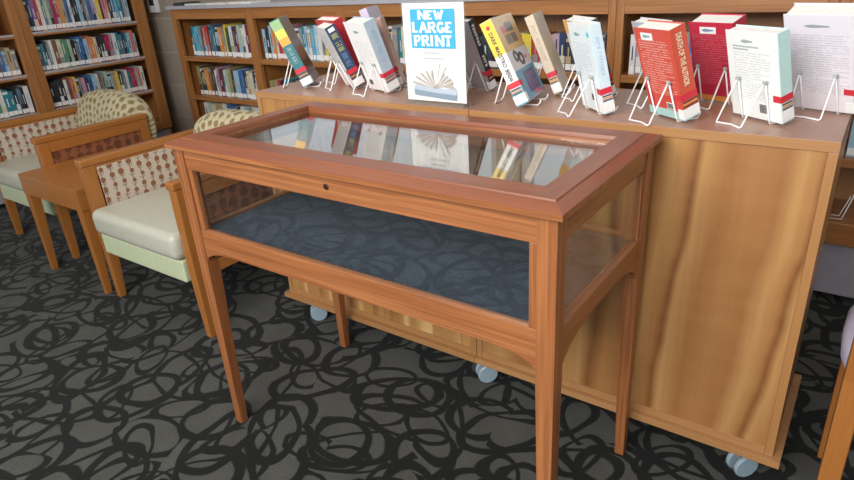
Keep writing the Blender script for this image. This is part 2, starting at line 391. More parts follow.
# ---------------------------------------------------------------- book carts
def caster(parent, x, y, rot):
    c = MB(); c.cyl((0, 0, .094), 'z', .012, .02); c.box(-.022, -.016, .088, .022, .016, .0955)
    c.prism([(-.026, .045), (.0, .03), (.02, .06), (.014, .088), (-.014, .088), (-.028, .066)], 'x', -.006, .006)
    f = c.build('caster', plain((.22, .27, .31), .4), parent, .001, loc=(x, y, 0)); f.rotation_euler = (0, 0, rot)
    for s_ in (-1, 1):
        MB().cyl((s_*.017, -.010, .036), 'x', .036, .013).build('wheel', plain((.28, .37, .43), .35, .1), f, smooth=False)
def cart(x0, x1, label, panel, right):
    w2 = (x1-x0)/2; cx = (x0+x1)/2; y0 = .322; dep = .43; t = thing('book_cart', label, 'book cart', (cx, y0, 0))
    o = w2 - .0006
    MB().box(-o, 0, .957, o, dep, .981).build('top_panel', [top_wood], t, .0008)
    MB().box(-o, -.0012, .958, o, -.0002, .9805).build('edge_band', edge_w, t)
    MB().box(-o, .0, .1188, -o+.02, dep-.006, .9565).build('side_panel', edge_z, t, .0008)
    MB().box(o-.02, .0, .1188, o, dep-.006, .9565).build('side_panel', panel_s, t, .0008)
    MB().box(-o+.0205, .004, .1425, o-.0205, .018, .9565).build('back_panel', panel, t)
    m = MB(); m.box(-o+.0205, .0005, .1188, o-.0205, .0178, .142)
    m.build('bottom_rail', edge_w, t, .0008)
    MB().box(-w2+(.0 if right else -.02), -.016, .098, w2+(.02 if right else 0)-.0006, dep-.0, .1183).build('base_board', edge_w, t, .001)
    for z in (.36, .56, .76): MB().box(-o+.0205, .0185, z, o-.0205, dep-.01, z+.018).build('shelf', edge_w, t)
    for q_, cxx in enumerate(((-.795 if not right else .045) - cx, (-.06 if not right else .88) - cx)):
        caster(t, cxx, .13 if (q_ == 1 and not right) else .045, -.75); caster(t, cxx, dep-.07, -.4)
    return t
cart(-.924, .0215, 'cherry wood book cart with striped panel, carrying the large print sign', panel_l, False)
cart(.0225, .9435, 'cherry wood book cart with broad panel, carrying the two red books', panel_r, True)

# ---------------------------------------------------------------- armchairs
def armchair(label, loc):
    t = thing('armchair', label, 'armchair', loc, 0, None)   # origin at front centre, faces -y
    hw = .37; dep = .62
    for s_ in (-1, 1):
        a0, a1 = sorted((s_*hw, s_*(hw-.048))); b0, b1 = sorted((s_*hw, s_*(hw-.032)))
        MB().frus3((b0, .004, b1, .036, 0), (a0, 0, a1, .055, .35), (a0, 0, a1, .055, .655)).build('front_leg', table_wood['z'], t, .003)
        MB().frus3((b0, dep-.01, b1, dep+.025, 0), (a0, dep-.05, a1, dep, .35), (a0, dep-.05, a1, dep, .655)).build('rear_leg', table_wood['z'], t, .003)
        MB().box(a0+.002, .0555, .6, a1-.002, dep-.0505, .655).build('upper_rail', table_wood['y'], t, .002)
        c0, c1 = sorted((s_*(hw+.001), s_*(hw-.050)))
        MB().box(c0, -.008, .6555, c1, dep+.006, .688).build('arm_rest', table_wood['y'], t, .006, 3)
        MB().box(a0+.004, .0555, .27, a1-.004, dep-.0505, .32).build('side_rail', table_wood['y'], t, .002)
        i0, i1 = sorted((s_*(hw-.008), s_*(hw-.026))); MB().box(i0, .056, .3205, i1, dep-.051, .5995).build('outer_arm_panel', fab_out, t)
        i0, i1 = sorted((s_*(hw-.0485), s_*(hw-.054))); MB().box(i0, .058, .3205, i1, dep-.052, .645).build('inner_arm_panel', fab, t, .004)
    MB().box(-hw+.0565, -.012, .255, hw-.0565, dep-.02, .352).build('seat_base', vinyl_g, t, .008, 3)
    MB().box(-hw+.052, -.035, .3525, hw-.055, .455, .472).build('seat_cushion', vinyl, t, .035, 5, smooth=True)
    # backrest: rounded, arched roll
    nx, vs, uv, fs = 25, [], [], []
    prof0 = [(0, 0), (.004, .20), (.008, .30), (.022, .36), (.050, .395), (.090, .40), (.125, .375), (.140, .32), (.140, .16), (.135, 0)]
    prof = []
    for i in range(len(prof0)-1):
        for j in range(3):
            f = j/3; prof.append((prof0[i][0]*(1-f)+prof0[i+1][0]*f, prof0[i][1]*(1-f)+prof0[i+1][1]*f))
    prof.append(prof0[-1]); k = len(prof)
    H2 = .368
    for i in range(nx):
        e = math.sin((i/(nx-1)-.5)*PI); x = H2*e
        hs = 1 - .34*abs(e)**3.6; th = 1 - .55*max(0, abs(e)-.8)**1.3/.2**1.3*.5
        al = 0
        for j, (py, pz) in enumerate(prof):
            if j: al += math.hypot(py-prof[j-1][0], pz-prof[j-1][1])
            z = pz*hs; y = .07 + (py-.07)*th
            yy = .462 + y*1.45 + z*.15; zz = max(0, min(1, max((z-.292)/.04, (yy-.622)/.01))); vs.append((e*(.313 + .052*zz*zz*(3-2*zz)), yy, .40 + z)); uv.append((x, al))
    for i in range(nx-1):
        for j in range(k-1):
            a = i*k+j; fs.append((a, a+k, a+k+1, a+1))
        fs.append((i*k+k-1, (i+1)*k+k-1, (i+1)*k, i*k))
    fs += [tuple(range(k)), tuple(range((nx-1)*k, nx*k))[::-1]]
    b = MB().add(vs, fs, 0, True)
    b.build('backrest', fab_back, t, uvf=uv)
    return t
armchair('wood armed chair with floral back directly left of the display case', (-1.462, .005, 0))
armchair('wood armed chair at left edge, beyond the small side table', (-2.850, .122, 0))

st = thing('side_table', 'small square wooden side table between the two floral armchairs', 'side table', (-2.1825, -.010, 0))
MB().box(-.295, 0, .515, .295, .52, .540).build('table_top', table_wood['y'], st, .0015)
m = MB(); m.box(-.2945, .0005, .435, .2945, .024, .5148); m.box(-.2945, .496, .435, .2945, .5195, .5148); m.box(-.2945, .024, .435, -.27, .496, .5148); m.box(.27, .024, .435, .2945, .496, .5148)
m.build('apron', table_wood['x'], st, .001)
for sx in (-1, 1):
    for y in (0, 1):
        a0, a1 = sorted((sx*.290, sx*.240)); b0, b1 = sorted((sx*.290, sx*.262))
        if y == 0: A = (b0, .002, b1, .030, 0); B = (a0, .002, a1, .052, .4345)
        else: A = (b0, .490, b1, .518, 0); B = (a0, .468, a1, .518, .4345)
        MB().frus(A, B).build('leg', table_wood['z'], st, .002)

# chair at the right edge
sc = thing('side_chair', 'wooden chair with pale lilac seat at right edge beside the book cart', 'chair', (1.31, .25, 0))
pts = []
for i in range(28):
    a = 2*PI*i/28; ca, sa = math.cos(a), math.sin(a)
    pts.append((.28*math.copysign(abs(ca)**.62, ca), .26 + .25*math.copysign(abs(sa)**.62, sa)))
MB().prism(pts, 'z', .40, .475).build('seat_cushion', vinyl_l, sc, .028, 4, smooth=True)
MB().box(-.22, .04, .345, .22, .46, .3995).build('seat_rail', plain((.10, .035, .03), .5), sc, .003)
for sx in (-1, 1):
    x0, x1 = sorted((sx*.265, sx*.221)); MB().frus((x0, .28, x1, .315, 0), (x0, .31, x1, .355, .40)).build('front_leg', table_wood['z'], sc, .003)
    MB().frus3((x0, -.045, x1, .0, 0), (x0, -.02, x1, .035, .47), (x0, -.07, x1, -.03, .88)).build('rear_leg', table_wood['z'], sc, .003)
m = MB(); m.prism([(-.045, .66), (-.02, .66), (-.045, .86), (-.07, .86)], 'x', -.22, .22); m.build('backrest', table_wood['x'], sc, .003)

# ---------------------------------------------------------------- bookcases
def bookcase(label, loc, rotz, width, height, floors, hdr, sl, sr, et=.042, kick=.27, dep=.31, back=edge_z):
    # local frame: front at y=0 facing -y, x from 0 to width
    t = thing('bookcase', label, 'bookcase', loc, rotz)
    wz, wx = case_wood['z'], case_wood['x']
    MB().box(.0005, 0, .27, sl, .03, height).build('stile', wz, t, .002)
    MB().box(width-sr, 0, .27, width-.0005, .03, height).build('stile', wz, t, .002)
    MB().box(.0005, .0305, 0, .02, dep, height).build('side_panel', wz, t)
    MB().box(width-.02, .0305, 0, width-.0005, dep, height).build('side_panel', wz, t)
    MB().box(sl+.0005, 0, hdr, width-sr-.0005, .02, height).build('header', wx, t, .001)
    MB().box(.0205, .021, height-.02, width-.0205, dep-.012, height).build('top_board', wx, t)
    MB().box(.0205, dep-.012, .28, width-.0205, dep, height).build('back_panel', back, t)
    MB().box(sl+.0005, 0, .27, width-sr-.0005, .02, floors[0]).build('bottom_rail', wx, t, .001)
    MB().box(.0205, .0305, .04, width-.0205, .04, .268).build('kick_board', kick_m, t)
    for i, z in enumerate(floors):
        MB().box(.0205, (.0205 if i == 0 else .006) if False else .0315, z-.03, width-.0205, dep-.0125, z).build('shelf', wx, t)
        if i: MB().box(sl+.0005, .004, z-et, width-sr-.0005, .0312, z).build('shelf_edge', wx, t, .001)
        if i and et < .03: MB().box(sl+.002, .0025, z-.014, width-sr-.002, .0038, z-.001).build('label_strip', grey_top, t)
    return t
FL = [.34, .61, .888]
XE = [-3.19, -2.345, -1.555, -.765, .028, .82, 1.62]
names = ['leftmost low bookcase on back wall, beside the grey block wall',
 'low bookcase on back wall directly right of the leftmost one',
 'low bookcase on back wall behind the large print sign, third bookcase from left',
 'low bookcase on back wall behind yellow spined book, fourth bookcase from left',
 'low bookcase on back wall behind the two red books, fifth bookcase from left',
 'low bookcase at right edge, lower shelf holding only a white bookend']
for i in range(6):
    a, b = XE[i], XE[i+1]
    fl = FL if i < 5 else [.36, .615, .888]
    bookcase(names[i], (a, 1.5, 0), 0, b-a, 1.205, fl, 1.14, .055 if i == 0 else .034, .034, .032, back=edge_z)
tag(MB().box(-3.21, 1.485, 1.2055, 1.64, 1.82, 1.228).build('countertop', grey_top, None, .002), 'long grey laminate countertop along the tops of the low back wall bookcases', 'countertop')
LF = [.34, .60, .86, 1.125]
bookcase('tall bookcase on left wall, right hand one with three full rows of books', (-3.8, .765, 0), PI/2, .925, 1.46, LF, 1.40, .055, .09, .028)
bookcase('tall bookcase on left wall, left hand one cut off by the left edge', (-3.8, -.16, 0), PI/2, .924, 1.46, LF, 1.40, .055, .06, .028)
# ---------------------------------------------------------------- shelf books
COL = dict(black=(.02,.02,.025), dark=(.035,.04,.05), navy=(.03,.045,.12), blue=(.05,.15,.38), teal=(.03,.22,.27), cyan=(.10,.42,.60), lightblue=(.33,.52,.66),
 white=(.72,.72,.72), cream=(.66,.60,.46), grey=(.25,.27,.29), green=(.10,.28,.17), lightgreen=(.40,.52,.40), yellow=(.72,.55,.06), orange=(.68,.26,.06),
 coral=(.62,.19,.13), red=(.48,.04,.05), crimson=(.45,.03,.10), maroon=(.18,.03,.05), pink=(.62,.28,.33), magenta=(.52,.06,.25), purple=(.20,.12,.34),
 mauve=(.42,.32,.42), brown=(.20,.10,.055), tan=(.46,.34,.20), olive=(.30,.27,.12), slate=(.12,.18,.24), darkgreen=(.03,.10,.07))
WORD = dict(dark='charcoal', cyan='bright cyan', lightblue='light blue', lightgreen='pale green', darkgreen='dark green', slate='slate blue')
CAT = 'book'
cov = {k: plain(v, .42, .1, name='cover_' + k) for k, v in COL.items()}
ORD = ['first','second','third','fourth','fifth','sixth','seventh','eighth','ninth','tenth','eleventh','twelfth','thirteenth','fourteenth','fifteenth','sixteenth','seventeenth','eighteenth','nineteenth','twentieth']
ORD += ['twenty-' + o for o in ORD[:9]] + ['thirtieth', 'thirty-first', 'thirty-second', 'thirty-third']
def shelf_row(cols, start, end, front, z, axis, where, side, h, ordfrom='left', lean_last=False):
    n = len(cols); cols = list(cols)
    ws = [random.uniform(.75, 1.3) for _ in cols]; tot = sum(ws); L = end-start; a = start
    for i, c in enumerate(cols):
        th = ws[i]/tot*L - .0012; hh = h*random.uniform(.9, 1.03); dp = random.uniform(.13, .155)
        m = MB(); b = .0015
        m.box(0, 0, 0, th, .003, hh, 0); m.box(0, .003, 0, b, dp, hh, 0); m.box(th-b, .003, 0, th, dp, hh, 0)
        m.box(b, .003, .003, th-b, dp-.003, hh-.004, 1)
        m.box(.0008, -.0007, .006, th-.0008, -.0001, .034, 2)
        c2 = random.choice(['white', 'cream', 'dark', 'grey', 'tan', 'lightblue', c, c, c])
        if c2 == c: c2 = 'white' if c in ('black', 'dark', 'navy', 'maroon', 'teal', 'slate') else 'dark'
        z0 = random.uniform(.32, .5)*hh; z1 = z0 + random.uniform(.2, .42)*hh
        m.box(th*.4, -.0004, z0, th*.62, -.0001, z1, 3)
        if random.random() < .15: m.box(.0008, -.0005, hh*.84, th-.0008, -.0001, hh*.93, 3)
        if random.random() < .25: m.box(.0008, -.0005, .036, th-.0008, -.0001, .036+hh*.2, 3)
        jit = random.uniform(0, .012)
        if axis == 'x': loc, r = (a, front+jit, z+.0003), 0
        else: loc, r = (front-jit, a, z+.0003), PI/2
        o = m.build('book', [cov[c], page_m, white_m, cov[c2]], None, loc=loc); o.rotation_euler = (0, 0, r)
        k = i if ordfrom == 'left' else n-1-i
        wd = WORD.get(c, c)
        tag(o, '%s book, %s from the %s %s' % (wd, ORD[k], ordfrom, where), 'book', side)
        a += ws[i]/tot*L
def R(s): return s.split()
fy = 1.536
shelf_row(R('dark teal cyan cyan grey dark coral red dark slate teal navy lightblue orange grey yellow darkgreen white dark maroon lightgreen white white maroon pink'), -3.065, -2.40, fy, FL[2], 'x', 'on top shelf, leftmost back bookcase', 'books on the top shelf of the leftmost back wall bookcase', .205)
shelf_row(R('olive dark tan orange orange brown dark white mauve maroon darkgreen white lightgreen olive dark lightblue lightblue blue blue dark cream cream dark white'), -3.065, -2.40, fy, FL[1], 'x', 'on middle shelf of leftmost back bookcase', 'books on the middle shelf of the leftmost back wall bookcase', .20)
shelf_row(R('white lightgreen cream tan tan cream blue blue slate dark white lightblue grey cream white dark'), -3.065, -2.40, fy, FL[0], 'x', 'on bottom shelf of leftmost back bookcase', 'books on the bottom shelf of the leftmost back wall bookcase', .215)
shelf_row(R('lightblue dark lightblue orange cream red coral pink mauve dark slate white grey teal lightblue tan cyan lightblue white grey yellow dark tan white grey'), -2.29, -1.605, fy, FL[2], 'x', 'on top shelf of second back bookcase', 'books on the top shelf of the second back wall bookcase', .20)
shelf_row(R('olive olive red black teal teal dark lightblue darkgreen teal coral dark teal slate black green dark maroon'), -2.29, -1.66, fy, FL[1], 'x', 'on middle shelf of second back bookcase', 'books on the middle shelf of the second back wall bookcase', .15)
shelf_row(R('white mauve grey lightblue tan cream slate pink white grey teal cream dark tan green white coral darkgreen white grey orange teal'), -1.50, -.815, fy, FL[2], 'x', 'on top shelf of third back bookcase', 'books on the top shelf of the third back wall bookcase', .195)
shelf_row(R('darkgreen darkgreen dark darkgreen black darkgreen slate dark tan cream yellow yellow red red coral pink mauve navy dark dark black slate dark grey'), -.71, -.03, fy, FL[2], 'x', 'on top shelf of fourth back bookcase', 'books on the top shelf of the fourth back wall bookcase', .165)
shelf_row(R('white mauve cyan purple yellow orange white grey blue red white tan dark mauve'), .085, .50, fy, FL[2], 'x', 'on top shelf of fifth back bookcase', 'books on the top shelf of the fifth back wall bookcase', .175)
shelf_row(R('lightblue blue white slate teal white'), .935, 1.12, fy, .615, 'x', 'in rightmost back bookcase, shelf above bookend', 'books in the rightmost back wall bookcase', .19)
lx = -3.836
shelf_row(R('dark navy purple red cream slate lightgreen grey crimson red orange tan blue white black dark lightblue dark grey blue mauve white yellow maroon pink coral dark blue cyan teal teal mauve lightblue'), .835, 1.575, lx, LF[3], 'y', 'on top row of tall left bookcase', 'books on the top row of the tall left wall bookcase', .215)
shelf_row(R('slate teal dark grey white brown cream green green lightgreen black grey blue blue lightblue coral orange cream black dark dark crimson crimson mauve white teal slate navy teal lightblue coral lightblue'), .835, 1.575, lx, LF[2], 'y', 'on second row of tall left bookcase', 'books on the second row of the tall left wall bookcase', .195)
shelf_row(R('black black dark black white brown coral yellow black grey pink navy blue lightblue white brown grey lightgreen lightblue tan yellow dark grey white teal red crimson mauve orange white'), .835, 1.575, lx, LF[1], 'y', 'on third row of tall left bookcase', 'books on the third row of the tall left wall bookcase', .185)
LB = 'row in bookcase cut off at left'
shelf_row(R('blue tan cream pink'), .50, .60, lx, LF[3], 'y', 'top ' + LB, 'books in the left wall bookcase cut off by the left edge', .19, 'right')
shelf_row(R('crimson magenta orange yellow brown blue grey tan grey'), .40, .69, lx, LF[2], 'y', 'second ' + LB, 'books in the left wall bookcase cut off by the left edge', .18, 'right')
shelf_row(R('dark pink slate white coral green white teal teal black slate black white'), .32, .70, lx, LF[1], 'y', 'third ' + LB, 'books in the left wall bookcase cut off by the left edge', .18, 'right')
# wall device + countertop items + bookend
dv = thing('wall_thermostat', 'white wall unit with dark screen on the grey block wall between bookcases', 'thermostat', (-3.87, 1.83, 1.166))
MB().box(-.055, -.035, 0, .055, 0, .15).build('housing', plain((.75, .76, .80), .4), dv, .006)
MB().box(-.032, -.037, .055, .032, -.0352, .125).build('screen', plain((.03, .03, .035), .3), dv)
for i, (x, wd, cn, cat, lb) in enumerate(((-3.13, .10, 'dark', 'box', 'small black box on left end of grey countertop'), (-3.0, .20, 'lightgreen', 'magazine', 'pale teal magazine lying on countertop beside the small black box'),
       (-2.76, .20, 'cream', 'magazine', 'cream magazine lying on countertop, second magazine from left'), (-2.52, .22, 'white', 'magazine', 'white magazine lying on countertop, third magazine from left'),
       (-1.45, .22, 'slate', 'magazine', 'slate blue magazine lying on countertop behind the sign'))):
    m = MB(); m.box(0, 0, 0, wd, .16, .012 if i == 0 else .002, 0)
    if i: m.box(.002, .002, .0021, wd-.002, .158, .009, 1); m.box(0, 0, .0091, wd, .16, .011, 0)
    else: m.box(.004, .004, .0122, wd-.004, .156, .020, 0)
    tag(m.build('storage_box' if i == 0 else 'magazine', [cov[cn], page_m], None, loc=(x, 1.50, 1.2282)), lb, cat, None if i == 0 else 'magazines on the countertop')
be = MB(); be.tube([(0, 0, .0025), (.095, 0, .0025), (.12, 0, .11)], .0022); be.tube([(0, .04, .0025), (.085, .04, .0025), (.11, .04, .09)], .0022)
be.tube([(0, 0, .0025), (0, .04, .0025)], .002); be.tube([(.12, 0, .11), (.11, .04, .09)], .002)
tag(be.build('bookend', white_wire, None, loc=(.872, 1.54, .3605)), 'white wire bookend on empty lower shelf of the rightmost back bookcase', 'bookend')

# ---------------------------------------------------------------- lettering
def text_mesh(s, width, depth=.0006, bold=.02, height=None):
    cu = bpy.data.curves.new('t', 'FONT'); cu.body = s; cu.extrude = .02; cu.offset = bold; cu.resolution_u = 3
    o = bpy.data.objects.new('t', cu); C.objects.link(o); bpy.context.view_layer.update()
    me = bpy.data.meshes.new_from_object(o.evaluated_get(bpy.context.evaluated_depsgraph_get()))
    bpy.data.objects.remove(o); bpy.data.curves.remove(cu)
    xs = [v.co.x for v in me.vertices]; ys = [v.co.y for v in me.vertices]
    x0, x1, y0, y1 = min(xs), max(xs), min(ys), max(ys); sc = width/(x1-x0); sy = height/(y1-y0) if height else sc
    for v in me.vertices: v.co = ((v.co.x-x0)*sc, (v.co.y-y0)*sy, v.co.z/.04*depth)
    return me
BASIS = {'spine': ((0,0,-1), (0,1,0), (1,0,0)), 'front': ((-1,0,0), (0,0,1), (0,1,0)), 'back': ((1,0,0), (0,0,1), (0,-1,0))}
def put_text(s, parent, face, origin, width, mat, name='title_lettering', bold=.02, height=None):
    me = text_mesh(s, width, bold=bold, height=height); me.materials.append(mat)
    X, Y, Z = [Vector(v) for v in BASIS[face]]; O = Vector(origin)
    for v in me.vertices: c = v.co.copy(); v.co = O + X*c.x + Y*c.y + Z*c.z
    me.update(); o = bpy.data.objects.new(name, me); C.objects.link(o); o.parent = parent; return o

def printed(name, base, ink, x0, x1, z0, z1, line=.0062, ratio=.38):
    q = NT(name); uv = q.n('ShaderNodeUVMap'); sp = q.n('ShaderNodeSeparateXYZ', {0: uv})
    fr = q.math('FRACT', q.math('DIVIDE', (sp, 1), line)); row = q.math('FLOOR', q.math('DIVIDE', (sp, 1), line))
    on = q.math('LESS_THAN', fr, ratio)
    cv = q.n('ShaderNodeCombineXYZ', {'X': q.math('MULTIPLY', (sp, 0), 130.0), 'Y': q.math('MULTIPLY', row, 7.31)})
    nz = q.n('ShaderNodeTexNoise', {'Vector': cv, 'Scale': 1.0, 'Detail': 1.0}, noise_dimensions='2D')
    on = q.math('MULTIPLY', on, q.math('GREATER_THAN', (nz, 0), .38))
    rn = q.n('ShaderNodeTexWhiteNoise', {'W': row}, noise_dimensions='1D')
    for a in (q.math('GREATER_THAN', (sp, 0), x0), q.math('LESS_THAN', (sp, 0), q.math('SUBTRACT', x1, q.math('MULTIPLY', q.math('POWER', (rn, 0), 4), (x1-x0)*.6))), q.math('GREATER_THAN', (sp, 1), z0), q.math('LESS_THAN', (sp, 1), z1)):
        on = q.math('MULTIPLY', on, a)
    return q.bsdf(q.mix(q.math('MULTIPLY', on, .5), base, ink), .35, .25)

def easel(label, b):
    bx, by, yaw, lean, bw, bh, bt = b
    t = thing('book_easel', label, 'book easel', (bx, by, .9811), yaw-PI/2, 'white wire book easels on the book carts')
    g_ = .040; z0 = .0022; pz = .100; py = -math.tan(lean)*pz - .0055; r = .0021; ry = -.085
    for s_ in (-1, 1):
        x = s_*g_
        MB().tube([(x, py, pz), (x, -.0075, .014), (x*1.02, -.003, z0), (x*1.05, .02, z0), (x*1.05, bt+.010, z0), (x*1.05, bt+.016, z0+.006), (x*1.05, bt+.019, .018)], r).build('book_hook', white_wire, t)
        MB().cyl((x, py-.001, pz), 'x', .0048, .009, k=10).build('hinge', plain((.35, .40, .38), .4), t)
    MB().tube([(-g_, py-.002, pz), (-g_*.95, ry, z0+.002), (-g_*.9, ry-.003, z0), (0, ry+.006, z0), (g_*.9, ry-.003, z0), (g_*.95, ry, z0+.002), (g_, py-.002, pz)], r).build('rear_stand', white_wire, t)
    return t
def ebook(label, b, back, spine, front, red=True, lbl=True, page=page_m, z=.006):
    bx, by, yaw, lean, bw, bh, bt = b
    t = thing('book', label, 'book', (bx, by, .981+z), 0, 'books on white wire easels'); t.rotation_euler = (Matrix.Rotation(yaw-PI/2, 3, 'Z') @ Matrix.Rotation(lean, 3, 'X')).to_euler()
    h2 = bw/2; c = .0022; m = MB()
    m.box(-h2, 0, 0, h2-c, c, bh, 0); m.box(h2-c, 0, 0, h2, bt, bh, 1); m.box(-h2, bt-c, 0, h2-c, bt, bh, 2)
    m.build('cover', [back, spine, front], t, .0006)
    MB().box(-h2+.004, c+.0002, .003, h2-c-.0004, bt-c-.0002, bh-.003).build('page_block', page, t)
    if red:
        m = MB(); m.box(h2+.0002, -.0004, .052, h2+.0008, bt+.0004, .068); m.box(h2-.022, -.0009, .052, h2+.0008, -.0002, .068); m.box(h2-.022, bt+.0002, .052, h2+.0008, bt+.0009, .068)
        m.build('red_sticker', plain((.62, .03, .05), .4), t)
    if lbl:
        m = MB(); m.box(h2+.0002, -.0004, .004, h2+.0008, bt+.0004, .03); m.box(h2-.018, -.0009, .004, h2+.0008, -.0002, .03); m.box(h2-.018, bt+.0002, .004, h2+.0008, bt+.0009, .03)
        m.build('spine_label', white_m, t)
        m = MB()
        for q_, cc in enumerate((0, 1, 0)): m.box(h2+.0002, .002, .033+q_*.006, h2+.0008, bt-.002, .037+q_*.006, cc)
        m.build('genre_sticker', [plain((.12, .06, .05), .4), plain((.7, .3, .1), .4)], t)
    return t
def barcode(t, x, z, w_=.026, h_=.018):
    m = MB(); m.box(x-.002, -.0006, z-.002, x+w_+.002, -.0002, z+h_+.002, 0); a = 0
    while a < w_-.001: ww = random.choice((.0005, .001, .0014)); m.box(x+a, -.0009, z, x+a+ww, -.0006, z+h_, 1); a += ww+random.choice((.0006, .001))
    m.build('barcode', [white_m, plain((.03, .03, .03), .5)], t)
def emblem(t, x, z, w_=.035, h_=.013, col=(.25, .42, .42), plate=True):
    m = MB()
    if plate: m.box(x-.006, -.0006, z-.004, x+w_+.006, -.0002, z+h_+.003, 0)
    k = 20; pts = [(x+w_/2+math.cos(2*PI*i/k)*w_/2, z+h_/2+math.sin(2*PI*i/k)*h_/3*(1+.25*math.cos(6*PI*i/k))) for i in range(k)]
    m.prism(pts, 'y', -.0010, -.0007, 1)
    m.build('library_stamp', [white_m, plain(col, .5)], t)
BK = {
'A': [-.802, .476, .622, .384, .147, .253, .040], 'B': [-.607, .506, 1.02, .40, .141, .229, .039], 'D': [-.431, .462, 1.25, .33, .135, .244, .045],
'F': [-.105, .600, 1.20, .39, .131, .24, .022], 'G': [.134, .470, .194, .45, .188, .252, .036], 'H': [.158, .642, .269, .397, .143, .245, .027],
'I': [.362, .421, .807, .242, .138, .232, .03], 'J': [.563, .406, .96, .332, .130, .230, .045], 'K': [.629, .628, 1.2, .323, .125, .221, .055],
'L': [.759, .457, .961, .286, .149, .214, .033], 'M': [.878, .596, 1.25, .45, .150, .258, .05],
'Bb': [-.717, .623, 1.25, .349, .153, .239, .036], 'C': [-.575, .715, .398, .33, .150, .265, .03], 'E': [-.449, .593, .605, .269, .148, .237, .023],
'I2': [.291, .604, .854, .33, .147, .228, .035], 'J2': [.5, .58, .852, .322, .148, .224, .03]}
P_ = lambda c, r=.35: plain(c, r, .3, name='book_cover')
ink_w = plain((.85, .85, .85), .5); ink_k = plain((.05, .05, .06), .5)
def spine_text(t, b, s, mat, z1, z0, hfrac=.5, bold=.02):
    bt = b[6]; put_text(s, t, 'spine', (b[4]/2+.0007, bt*(1-hfrac)/2, z1), z1-z0, mat, height=bt*hfrac, bold=bold)

def marks(t, b, mat, z1, z0, hfrac=.4, words=(4, 6), name='title_lettering'):
    # small unreadable letter strokes running down the spine
    x = b[4]/2+.0001; bt = b[6]; y0 = bt*(1-hfrac)/2; y1 = bt-y0; n = sum(words)+len(words)-1; st = (z1-z0)/n; m = MB(); z = z1
    for wd in words:
        for i in range(wd):
            k = random.randrange(4); a = st*.72; q = st*.22
            if k != 2: m.box(x, y0, z-q, x+.0006, y1, z)
            if k in (0, 3): m.box(x, y0, z-a, x+.0006, y1, z-a+q)
            if k in (1, 2): m.box(x, y1-q, z-a, x+.0006, y1, z-(0 if k == 2 else q))
            if k != 1: m.box(x, (y0+y1)/2-q/2, z-a+(q if k in (0, 3) else 0), x+.0006, (y0+y1)/2+q/2, z-(q if k != 2 else 0))
            if k == 2: m.box(x, y0, z-a*.6, x+.0006, (y0+y1)/2-q/2, z-a*.6+q)
            z -= st
        z -= st
    m.build(name, mat, t)

b = BK['A']; t = ebook('dark glossy book with yellow and teal spine, leftmost on the carts', b, P_((.72,.72,.66)), P_((.03,.17,.20)), P_((.10,.06,.05), .15))
m = MB()
h2 = b[4]/2
for z0, z1, k in ((.215, .250, 0), (.185, .215, 1), (.158, .185, 2)): m.box(h2+.0001, .001, z0, h2+.0005, b[6]-.001, z1, k)
m.build('spine_bands', [P_((.30,.50,.22)), P_((.75,.68,.10)), P_((.80,.40,.06))], t)
marks(t, b, plain((.40,.55,.55), .5), .150, .085, .4, (6, 5))
b = BK['B']; t = ebook('white backed book with navy and yellow lettered spine, right of leftmost dark book', b, printed('back_print_b', (.85,.86,.86), (.35,.35,.38), -.055, .055, .05, .20), P_((.03,.06,.13)), P_((.45,.04,.05)))
marks(t, b, plain((.55,.52,.18), .5), .200, .135, .55, (3, 5)); marks(t, b, plain((.16,.28,.50), .5), .128, .075, .5, (4, 4))
m = MB(); m.box(b[4]/2+.0001, .008, .208, b[4]/2+.0004, b[6]-.008, .222); m.build('publisher_mark', ink_w, t)
b = BK['D']; t = ebook('large white backed book with pale blue spine, directly left of the large print sign', b, printed('back_print_d', (.87,.88,.88), (.45,.48,.5), -.05, .05, .06, .18), P_((.45,.56,.66)), P_((.40,.50,.62)))
emblem(t, -.02, .205, plate=False); barcode(t, -.045, .02)
marks(t, b, plain((.34,.45,.58), .5), .21, .10, .3, (5, 6))
b = BK['F']; t = ebook('thin grey backed book with black and white spine, directly right of the sign', b, P_((.40,.38,.42), .2), P_((.03,.035,.04)), P_((.03,.035,.04)))
marks(t, b, ink_w, .225, .150, .45, (7,)); marks(t, b, ink_w, .12, .08, .45, (4,))
b = BK['G']; t = ebook('colourful book with yellow spine and black mask on its cover', b, P_((.60,.68,.60)), P_((.80,.80,.76)), P_((.72,.70,.74)))
h2, bt, bh = b[4]/2, b[6], b[5]
MB().box(h2+.0001, .0006, .150, h2+.0005, bt-.0006, bh-.001).build('yellow_spine_panel', P_((.85,.58,.05)), t)
MB().box(h2+.0001, .0006, .0, h2+.0005, bt-.0006, .050).build('blue_spine_panel', P_((.12,.42,.55)), t)
spine_text(t, b, 'DARK MAESTRO', ink_k, .218, .115, .34); spine_text(t, b, 'BRENDAN', ink_k, .108, .072, .34)
m = MB(); m.cyl((h2+.0006, bt/2, .231), 'x', .006, .0008, k=14); m.build('red_disc', P_((.7,.04,.04)), t)
f = bt+.0001
m = MB()
m.box(-h2+.001, f, .150, h2-.001, f+.0004, bh-.001, 0); m.box(-h2+.001, f, .001, h2-.001, f+.0004, .092, 1)
m.box(-.052, f+.0004, .168, -.006, f+.0009, .196, 2); m.box(.0, f+.0004, .168, .046, f+.0009, .196, 2); m.box(-.052, f+.0004, .202, .015, f+.0009, .228, 2); m.box(.022, f+.0004, .202, .052, f+.0009, .222, 3)
m.box(-.070, f+.0004, .018, .035, f+.0009, .082, 4); m.box(-.072, f+.0009, .005, .0, f+.0013, .016, 3)
m.build('cover_artwork', [P_((.72,.44,.16)), P_((.10,.34,.50)), P_((.18,.14,.13)), P_((.65,.10,.16)), P_((.07,.08,.22))], t)
m = MB()
